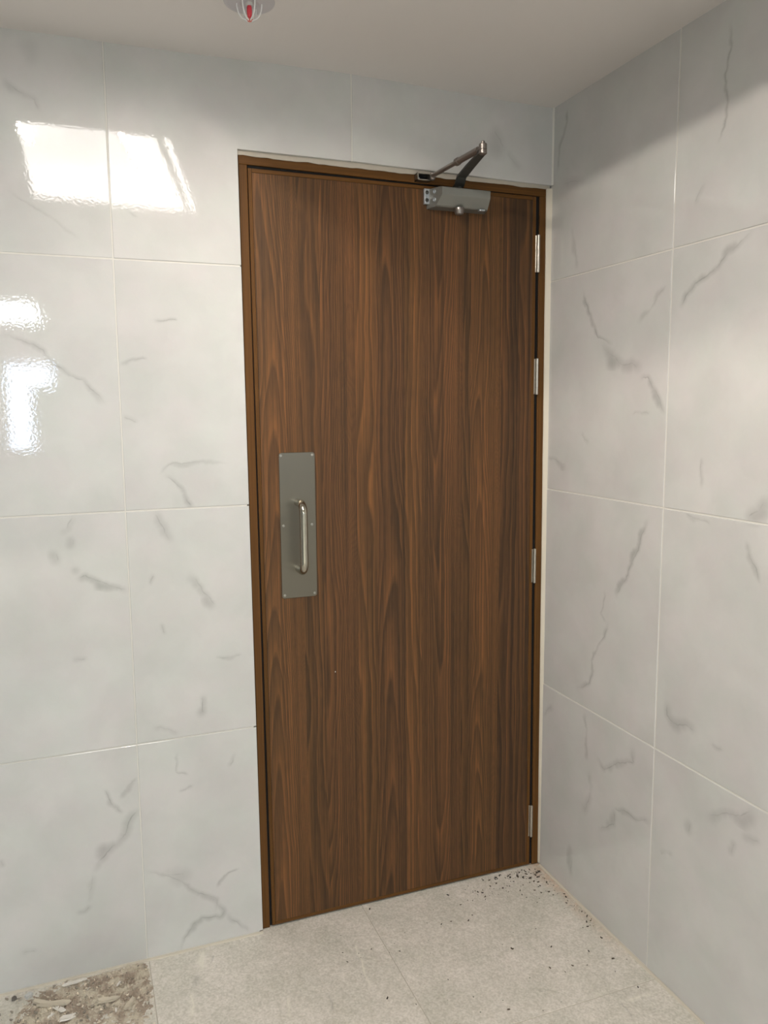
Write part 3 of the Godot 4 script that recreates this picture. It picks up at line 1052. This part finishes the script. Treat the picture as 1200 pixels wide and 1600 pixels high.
func build_closer() -> void:
	var o := group_node("door_closer", Vector3(-0.30, 2.0, -0.012))
	tag(o, "silver-grey overhead door closer with folded arm at the top of the walnut door", "door closer")
	var org := o.position
	# body: a section in (z, y) pushed along x, its left end slanting
	var prof := [Vector2(0.0005, 2.0275), Vector2(0.046, 2.0265), Vector2(0.0585, 2.0245), Vector2(0.0600, 2.0220), Vector2(0.0590, 2.0060), Vector2(0.0570, 2.0030), Vector2(0.0370, 1.9815), Vector2(0.0330, 1.9790), Vector2(0.0005, 1.9775)]
	var mb := MB.new()
	var xl := func(z: float) -> float: return -0.3880 + 0.33 * z
	var xr := func(z: float, y: float) -> float: return -0.2105 - 0.25 * z - (0.10 * maxf(0.0, 2.000 - y))
	for i in prof.size():
		var p: Vector2 = prof[i]
		var r: Vector2 = prof[(i + 1) % prof.size()]
		mb.quad(Vector3(xl.call(p.x), p.y, p.x) - Vector3(org.x, org.y, 0), Vector3(xl.call(r.x), r.y, r.x) - Vector3(org.x, org.y, 0), Vector3(xr.call(r.x, r.y), r.y, r.x) - Vector3(org.x, org.y, 0), Vector3(xr.call(p.x, p.y), p.y, p.x) - Vector3(org.x, org.y, 0))
	var mid := Vector2(0.028, 2.003)
	for i in prof.size():
		var p: Vector2 = prof[i]
		var r: Vector2 = prof[(i + 1) % prof.size()]
		var sh := Vector3(org.x, org.y, 0)
		mb.flat(Vector3(xl.call(mid.x), mid.y, mid.x) - sh, Vector3(xl.call(r.x), r.y, r.x) - sh, Vector3(xl.call(p.x), p.y, p.x) - sh)
		mb.flat(Vector3(xr.call(mid.x, mid.y), mid.y, mid.x) - sh, Vector3(xr.call(p.x, p.y), p.y, p.x) - sh, Vector3(xr.call(r.x, r.y), r.y, r.x) - sh)
	part("body", mb, M.silver, o)
	# mounting plate that shows past the left end, with two screws
	mb = MB.new()
	mb.box(Vector3(-0.3980, 1.9885, 0.0), Vector3(-0.3760, 2.0285, 0.011), 0.0012, Transform3D(Basis.IDENTITY, -Vector3(org.x, org.y, 0)))
	var mp := part("mounting_plate", mb, M.zinc, o)
	for y in [2.0185, 1.9985]:
		mb = MB.new()
		screw(mb, Vector3(-0.3915, y, 0.0115) - Vector3(org.x, org.y, 0), 0.0052)
		part("screw", mb, M.arm_dark, mp)
	# two adjusting valves on the slanting end
	for y in [2.0170, 1.9965]:
		mb = MB.new()
		var dir := Vector3(-1, 0, 0.33).normalized()
		var basis_ := Basis(dir.cross(Vector3.UP).normalized(), dir, Vector3.UP)
		basis_ = Basis(basis_.x, dir, basis_.x.cross(dir))
		mb.lathe([Vector2(0.0058, -0.001), Vector2(0.0058, 0.0010), Vector2(0.0050, 0.0018), Vector2(0.0027, 0.0019), Vector2(0.0022, 0.0002), Vector2(0.0, 0.0002)], 18, Transform3D(basis_, Vector3(xl.call(0.030), y, 0.030) - Vector3(org.x, org.y, 0)))
		part("valve", mb, M.zinc, o)
	# lower spindle cap, small clip, upper spindle
	mb = MB.new()
	mb.lathe([Vector2(0.0, 1.9615), Vector2(0.0085, 1.9620), Vector2(0.0115, 1.9645), Vector2(0.0125, 1.9690), Vector2(0.0135, 1.9745), Vector2(0.0135, 1.9800)], 24, Transform3D(Basis.IDENTITY, Vector3(-0.3055, 0, 0.032) - Vector3(org.x, org.y, 0)))
	part("spindle_cap", mb, M.arm, o)
	mb = MB.new()
	mb.box(Vector3(-0.2480, 1.9755, 0.030), Vector3(-0.2320, 1.9800, 0.042), 0.001, Transform3D(Basis.IDENTITY, -Vector3(org.x, org.y, 0)))
	part("end_clip", mb, M.zinc, o)
	mb = MB.new()
	mb.lathe([Vector2(0.0075, 2.0240), Vector2(0.0075, 2.0400), Vector2(0.0060, 2.0440), Vector2(0.0, 2.0440)], 20, Transform3D(Basis.IDENTITY, Vector3(-0.3055, 0, 0.030) - Vector3(org.x, org.y, 0)))
	part("spindle", mb, M.arm_dark, o)
	# everything of the arm in world metres, moved into the closer's own frame
	var shift := Transform3D(Basis.IDENTITY, -org)
	mb = MB.new()
	# main arm: cranked flat bar from spindle to elbow
	var line := [Vector3(-0.3055, 2.0335, 0.006), Vector3(-0.3075, 2.0345, 0.024), Vector3(-0.3150, 2.0490, 0.052), Vector3(-0.3310, 2.0530, 0.135), Vector3(-0.3500, 2.0555, 0.2380)]
	var wid := [0.013, 0.0135, 0.0130, 0.0120, 0.0095]
	var prev := []
	for i in line.size():
		var d: Vector3 = (line[mini(i + 1, line.size() - 1)] - line[maxi(i - 1, 0)])
		d.y = 0
		var s: Vector3 = d.normalized().cross(Vector3.UP) * float(wid[i])
		var th := Vector3(0, 0.005, 0)
		var ring := [line[i] - s - org, line[i] + s - org, line[i] + s + th - org, line[i] - s + th - org]
		if i > 0:
			for k in 4:
				var l := (k + 1) % 4
				mb.quad(ring[k], ring[l], prev[l], prev[k])
		else:
			mb.quad(ring[0], ring[1], ring[2], ring[3])
		if i == line.size() - 1:
			mb.quad(ring[3], ring[2], ring[1], ring[0])
		prev = ring
	part("main_arm", mb, M.arm_dark, o)
	# elbow knuckle
	mb = MB.new()
	mb.lathe([Vector2(0.0, 2.0520), Vector2(0.0080, 2.0525), Vector2(0.0100, 2.0545), Vector2(0.0100, 2.0610), Vector2(0.0085, 2.0618), Vector2(0.0085, 2.0630), Vector2(0.0100, 2.0638), Vector2(0.0100, 2.0755), Vector2(0.0088, 2.0775), Vector2(0.0045, 2.0780), Vector2(0.0045, 2.0825), Vector2(0.0030, 2.0840), Vector2(0.0, 2.0840)], 24, Transform3D(Basis.IDENTITY, Vector3(-0.3500, 0, 0.2380) - org))
	part("elbow_joint", mb, M.arm, o)
	# fore-arm: sleeve, collar and thinner rod
	var e0 := Vector3(-0.3500, 2.0690, 0.2380)
	var e1 := Vector3(-0.3880, 2.0540, 0.0280)
	var dirn := (e1 - e0).normalized()
	mb = MB.new()
	mb.tube([e0 + dirn * 0.004 - org, e0 + dirn * 0.020 - org], 0.0052, 16)
	mb.tube([e0 + dirn * 0.018 - org, e0 + dirn * 0.100 - org], 0.0080, 18)
	part("forearm_sleeve", mb, M.arm, o)
	mb = MB.new()
	mb.tube([e0 + dirn * 0.098 - org, e0 + dirn * 0.108 - org], 0.0098, 18)
	part("collar", mb, M.arm, o)
	mb = MB.new()
	mb.tube([e0 + dirn * 0.104 - org, e1 - org], 0.0058, 16)
	part("forearm_rod", mb, M.arm, o)
	# bracket on the frame head: an open shoe with a pivot
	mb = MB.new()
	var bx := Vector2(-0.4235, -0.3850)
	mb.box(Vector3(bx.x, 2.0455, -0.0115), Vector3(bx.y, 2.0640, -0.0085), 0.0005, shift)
	part("bracket_dark_back", mb, M.dark, o)  # near-black plate standing in for the shade inside the hollow shoe
	mb = MB.new()
	mb.box(Vector3(bx.x, 2.0455, -0.0115), Vector3(bx.y, 2.0480, 0.012), 0.0005, shift)
	mb.box(Vector3(bx.x, 2.0615, -0.0115), Vector3(bx.y, 2.0640, 0.012), 0.0005, shift)
	mb.box(Vector3(bx.x, 2.0455, -0.0115), Vector3(bx.x + 0.0022, 2.0640, 0.012), 0.0005, shift)
	mb.box(Vector3(bx.y - 0.0022, 2.0455, -0.0115), Vector3(bx.y, 2.0640, 0.012), 0.0005, shift)
	var br := part("frame_bracket", mb, M.hinge, o)
	mb = MB.new()
	screw(mb, Vector3(-0.4130, 2.0545, -0.0080) - org, 0.0036)
	part("screw", mb, M.zinc, br)
	mb = MB.new()
	mb.lathe([Vector2(0.0, 2.0440), Vector2(0.0060, 2.0445), Vector2(0.0075, 2.0470), Vector2(0.0075, 2.0610), Vector2(0.0055, 2.0635), Vector2(0.0, 2.0635)], 18, Transform3D(Basis.IDENTITY, Vector3(-0.3860, 0, 0.0230) - org))
	mb.box(Vector3(-0.3900, 2.0490, 0.008), Vector3(-0.3820, 2.0590, 0.024), 0.001, shift)
	part("pivot", mb, M.arm, br)


func build_sprinkler() -> void:
	var o := group_node("fire_sprinkler", Vector3(-0.925, CEIL, 0.292))
	tag(o, "small ceiling fire sprinkler with a red glass bulb and white wire cage", "sprinkler")
	var mb := MB.new()
	mb.lathe([Vector2(0.0, -0.001), Vector2(0.016, -0.001), Vector2(0.020, -0.0035), Vector2(0.046, -0.0030), Vector2(0.052, -0.0012), Vector2(0.053, 0.001)], 40, Transform3D.IDENTITY)
	part("ceiling_rose", mb, plain(Color(0.80, 0.785, 0.80), 0.5), o)
	var wire := plain(Color(0.98, 0.98, 0.98), 0.25)
	for k in 6:
		var u := TAU * (k + 0.25) / 6.0
		var path := []
		for s in 9:
			var f := s / 8.0
			var r := 0.0215 * sqrt(maxf(0.0, 1.0 - pow(f, 2.2))) + 0.004
			path.append(Vector3(r * cos(u), -0.002 - 0.034 * f, r * sin(u)))
		mb = MB.new()
		mb.tube(path, 0.0016, 8)
		part("cage_wire", mb, wire, o)
	mb = MB.new()
	mb.lathe([Vector2(0.0, -0.0375), Vector2(0.0045, -0.0370), Vector2(0.0065, -0.0345), Vector2(0.0060, -0.0330), Vector2(0.0, -0.0330)], 16)
	part("cage_tip", mb, plain(Color(0.86, 0.45, 0.40), 0.4), o)
	mb = MB.new()
	mb.lathe([Vector2(0.0, -0.034), Vector2(0.0035, -0.0325), Vector2(0.0048, -0.026), Vector2(0.0056, -0.018), Vector2(0.0050, -0.010), Vector2(0.0040, -0.007), Vector2(0.0, -0.007)], 18)
	var glass := part("glass_bulb", mb, M.bulb_red, o)
	glass.set_meta("label", "red glass bulb")
	mb = MB.new()
	mb.lathe([Vector2(0.0, -0.0078), Vector2(0.0065, -0.0074), Vector2(0.0075, -0.004), Vector2(0.0075, 0.0)], 18)
	part("seat_ring", mb, M.white, o)


# a flat irregular flake with some thickness
func flake(w: float, l: float, th: float, curl: float, seed_: int) -> MB:
	var r := RandomNumberGenerator.new()
	r.seed = seed_
	var k := 13
	var top := []
	var bot := []
	for i in k:
		var u := TAU * i / k
		var s := r.randf_range(0.5, 1.0) / maxf(absf(cos(u)), absf(sin(u)))
		var x := 0.5 * w * s * cos(u)
		var z := 0.5 * l * s * sin(u)
		var y := curl * (x * x / (w * w) + z * z / (l * l)) * 4.0
		top.append(Vector3(x * 0.92, y + th, z * 0.92))
		bot.append(Vector3(x, y, z))
	var mb := MB.new()
	for i in k:
		var j := (i + 1) % k
		mb.flat(Vector3(0, th, 0), top[j], top[i])
		mb.flat(Vector3(0, 0, 0), bot[i], bot[j])
		mb.quad(top[i], top[j], bot[j], bot[i])
	return mb


func build_debris() -> void:
	# low heap of dust and mortar scrapings left of the door, against the wall
	var mb := MB.new()
	var ridge := noise(41, 1.0, 4)
	ridge.fractal_type = FastNoiseLite.FRACTAL_RIDGED
	var soft := noise(42, 1.0, 4)
	var nx := 190
	var nzc := 130
	var x0 := -1.60
	var z0 := 0.006
	var dx := 0.405 / nx
	var dz := 0.27 / nzc
	var pts := PackedVector3Array()
	var cols := PackedColorArray()
	for j in nzc + 1:
		for i in nx + 1:
			var x := x0 + i * dx
			var z := z0 + j * dz
			# the thick of it: a band that runs from the wall near the tile edge out and to the left
			var along := (x + 1.24) * 0.85
			var band := exp(-pow((z - 0.075 + along * 0.25) / 0.085, 2))
			var mass := band * smoothstep(-1.57, -1.44, x) + 0.35 * exp(-pow((x + 1.25) / 0.05, 2))
			mass *= smoothstep(-1.196, -1.215, x + 0.010 * soft.get_noise_2d(z * 60.0, 3.0)) * smoothstep(0.275, 0.20, z) * smoothstep(0.004, 0.016, z)
			var rg := ridge.get_noise_2d(x * 26.0, z * 26.0 + x * 10.0)
			var fn := soft.get_noise_2d(x * 90.0, z * 90.0)
			var y := -0.0026 + mass * (0.0056 + 0.0075 * rg + 0.0050 * fn)
			pts.append(Vector3(x, y, z))
			var t := clampf(0.5 + 0.9 * soft.get_noise_2d(x * 17.0 + 5.0, z * 17.0) + 0.3 * fn, 0.0, 1.0)
			var grey := Color(0.80, 0.76, 0.69).lerp(Color(0.65, 0.59, 0.53), smoothstep(0.25, 0.85, t))
			cols.append(grey.srgb_to_linear())
	for j in nzc:
		for i in nx:
			var a := j * (nx + 1) + i
			var q := [a, a + nx + 1, a + nx + 2, a + 1]
			if maxf(maxf(pts[q[0]].y, pts[q[1]].y), maxf(pts[q[2]].y, pts[q[3]].y)) < -0.0006:
				continue
			for f in [[0, 1, 2], [0, 2, 3]]:
				mb.flat(pts[q[f[0]]], pts[q[f[1]]], pts[q[f[2]]])
				mb.c.append_array([cols[q[f[0]]], cols[q[f[2]]], cols[q[f[1]]]])
	var dust := plain(Color.WHITE, 0.95)
	dust.vertex_color_use_as_albedo = true
	var heap := part("mortar_rubble", mb, dust, self)
	heap.set_meta("kind", "stuff")
	tag(heap, "dusty scraped mortar and dirt spread on the floor at the foot of the back wall", "rubble")

	# crumbs in the rubble
	var crumb := flake(1.0, 1.5, 0.34, 0.1, 5).mesh()
	var mm := MultiMesh.new()
	mm.transform_format = MultiMesh.TRANSFORM_3D
	mm.use_colors = true
	mm.mesh = crumb
	var places := []
	while places.size() < 1500:
		var x := rng.randf_range(-1.57, -1.205)
		var z := rng.randf_range(0.012, 0.26)
		var band := exp(-pow((z - 0.085 + (x + 1.24) * 0.2) / 0.06, 2)) * smoothstep(-1.57, -1.40, x)
		if rng.randf() < band + 0.06:
			places.append(Vector3(x, rng.randf_range(0.001, 0.006), z))
	mm.instance_count = places.size()
	for i in places.size():
		var s := 0.0012 + 0.0058 * pow(rng.randf(), 3.5)
		var basis_ := Basis(Vector3.UP, rng.randf() * TAU) * Basis(Vector3.RIGHT, rng.randf_range(-0.5, 0.5)) * Basis.from_scale(Vector3.ONE * s)
		mm.set_instance_transform(i, Transform3D(basis_, places[i]))
		var l := rng.randf_range(0.50, 0.98)
		mm.set_instance_color(i, Color(l, l * 0.95, l * 0.87).srgb_to_linear())
	var crumbs := MultiMeshInstance3D.new()
	crumbs.name = "mortar_crumbs"
	crumbs.multimesh = mm
	crumbs.material_override = dust
	crumbs.set_meta("kind", "stuff")
	tag(crumbs, "pale crumbs of broken mortar scattered over the dirt by the back wall", "crumbs")
	add_child(crumbs, true)

	# the larger pieces, each a thing
	var pale := plain(Color(0.92, 0.90, 0.87), 0.6)
	var beige := plain(Color(0.79, 0.75, 0.68), 0.9)
	var grey := plain(Color(0.42, 0.40, 0.38), 0.8)
	var bits := [
		["paper_scrap", Vector3(-1.4171, 0.006, 0.1147), Vector3(0.018, 0.046, 0.0022), 0.003, 0.6, pale, "bright white folded scrap lying across the mortar dirt by the wall", "scrap"],
		["plaster_chip", Vector3(-1.3995, 0.004, 0.150), Vector3(0.050, 0.026, 0.003), 0.004, 0.2, pale, "cream plaster chip beside the white folded scrap at the picture's lower edge", "chip"],
		["plaster_chip", Vector3(-1.4360, 0.004, 0.1270), Vector3(0.010, 0.022, 0.002), 0.002, -0.7, pale, "small white plaster chip just left of the folded scrap", "chip"],
		["tile_shard", Vector3(-1.4890, 0.002, 0.0335), Vector3(0.022, 0.014, 0.008), 0.0, 0.25, plain(Color(0.80, 0.80, 0.79), 0.3), "grey-and-white tile shard lying alone close to the wall foot", "shard"],
		["stone_chip", Vector3(-1.5226, 0.001, 0.0296), Vector3(0.016, 0.014, 0.007), 0.0, 0.9, grey, "dark grey triangular chip, farthest from the door of the floor debris", "chip"],
		["mortar_flake", Vector3(-1.4333, 0.006, 0.0900), Vector3(0.100, 0.024, 0.005), 0.004, -0.35, beige, "long beige mortar flake lying behind the white folded scrap", "flake"],
		["mortar_flake", Vector3(-1.3050, 0.006, 0.1280), Vector3(0.066, 0.020, 0.004), 0.005, 0.12, beige, "curled beige mortar flake in the middle of the dirt", "flake"],
		["mortar_flake", Vector3(-1.2560, 0.005, 0.1600), Vector3(0.020, 0.050, 0.005), 0.003, -0.5, beige, "beige mortar flake nearest the bare floor tile's edge", "flake"],
		["mortar_flake", Vector3(-1.2330, 0.005, 0.0930), Vector3(0.042, 0.018, 0.004), 0.003, 0.5, beige, "short beige mortar flake on the reddish dirt near the tile joint", "flake"],
		["plaster_chip", Vector3(-1.2790, 0.007, 0.0760), Vector3(0.008, 0.024, 0.002), 0.001, -0.6, pale, "thin white plaster sliver on the dirt towards the door", "chip"],
		["plaster_chip", Vector3(-1.2890, 0.006, 0.1650), Vector3(0.006, 0.022, 0.002), 0.001, 0.0, pale, "upright white plaster sliver at the near side of the dirt", "chip"],
		["mortar_flake", Vector3(-1.3800, 0.004, 0.0260), Vector3(0.070, 0.010, 0.004), 0.001, 0.18, pale, "pale strip of grout broken off along the wall foot", "flake"],
	]
	var n := 0
	for b in bits:
		n += 1
		var m := flake(b[2].x, b[2].y, b[2].z, b[3], 60 + n)
		var o := part(numbered(b[0]), m, b[5], self, b[1])
		o.rotation = Vector3(rng.randf_range(-0.12, 0.12), b[4], rng.randf_range(-0.12, 0.12))
		tag(o, b[6], b[7], "larger pieces in the rubble")

	# dark wood shavings swept into the corner by the hinges and strewn over the tiles
	var sm := MultiMesh.new()
	sm.transform_format = MultiMesh.TRANSFORM_3D
	sm.use_colors = true
	sm.mesh = flake(0.8, 2.4, 0.4, 0.35, 8).mesh()
	var spots := []
	for i in 95:
		spots.append(Vector3(-0.02 - absf(rng.randfn(0.0, 0.11)), 0.0004, 0.0 + absf(rng.randfn(0.02, 0.06))))
	for i in 40:
		spots.append(Vector3(-0.012 - absf(rng.randfn(0.0, 0.018)), 0.0004, rng.randf_range(0.02, 0.32)))
	for i in 70:
		spots.append(Vector3(rng.randf_range(-0.72, -0.02), 0.0004, rng.randf_range(0.0, 0.58)))
	for i in 30:
		spots.append(Vector3(rng.randf_range(-0.30, -0.06), 0.0004, rng.randf_range(0.0, 0.09)))
	sm.instance_count = spots.size()
	for i in spots.size():
		var s := 0.0014 + 0.0034 * pow(rng.randf(), 2.0)
		sm.set_instance_transform(i, Transform3D(Basis(Vector3.UP, rng.randf() * TAU) * Basis.from_scale(Vector3.ONE * s), spots[i]))
		var l := rng.randf_range(0.12, 0.36)
		sm.set_instance_color(i, Color(l * 1.12, l * 0.95, l * 0.78).srgb_to_linear())
	var shav := MultiMeshInstance3D.new()
	shav.name = "wood_shavings"
	shav.multimesh = sm
	shav.material_override = dust
	shav.set_meta("kind", "stuff")
	tag(shav, "dark wood shavings strewn on the floor in front of the door and in the corner", "shavings")
	add_child(shav, true)
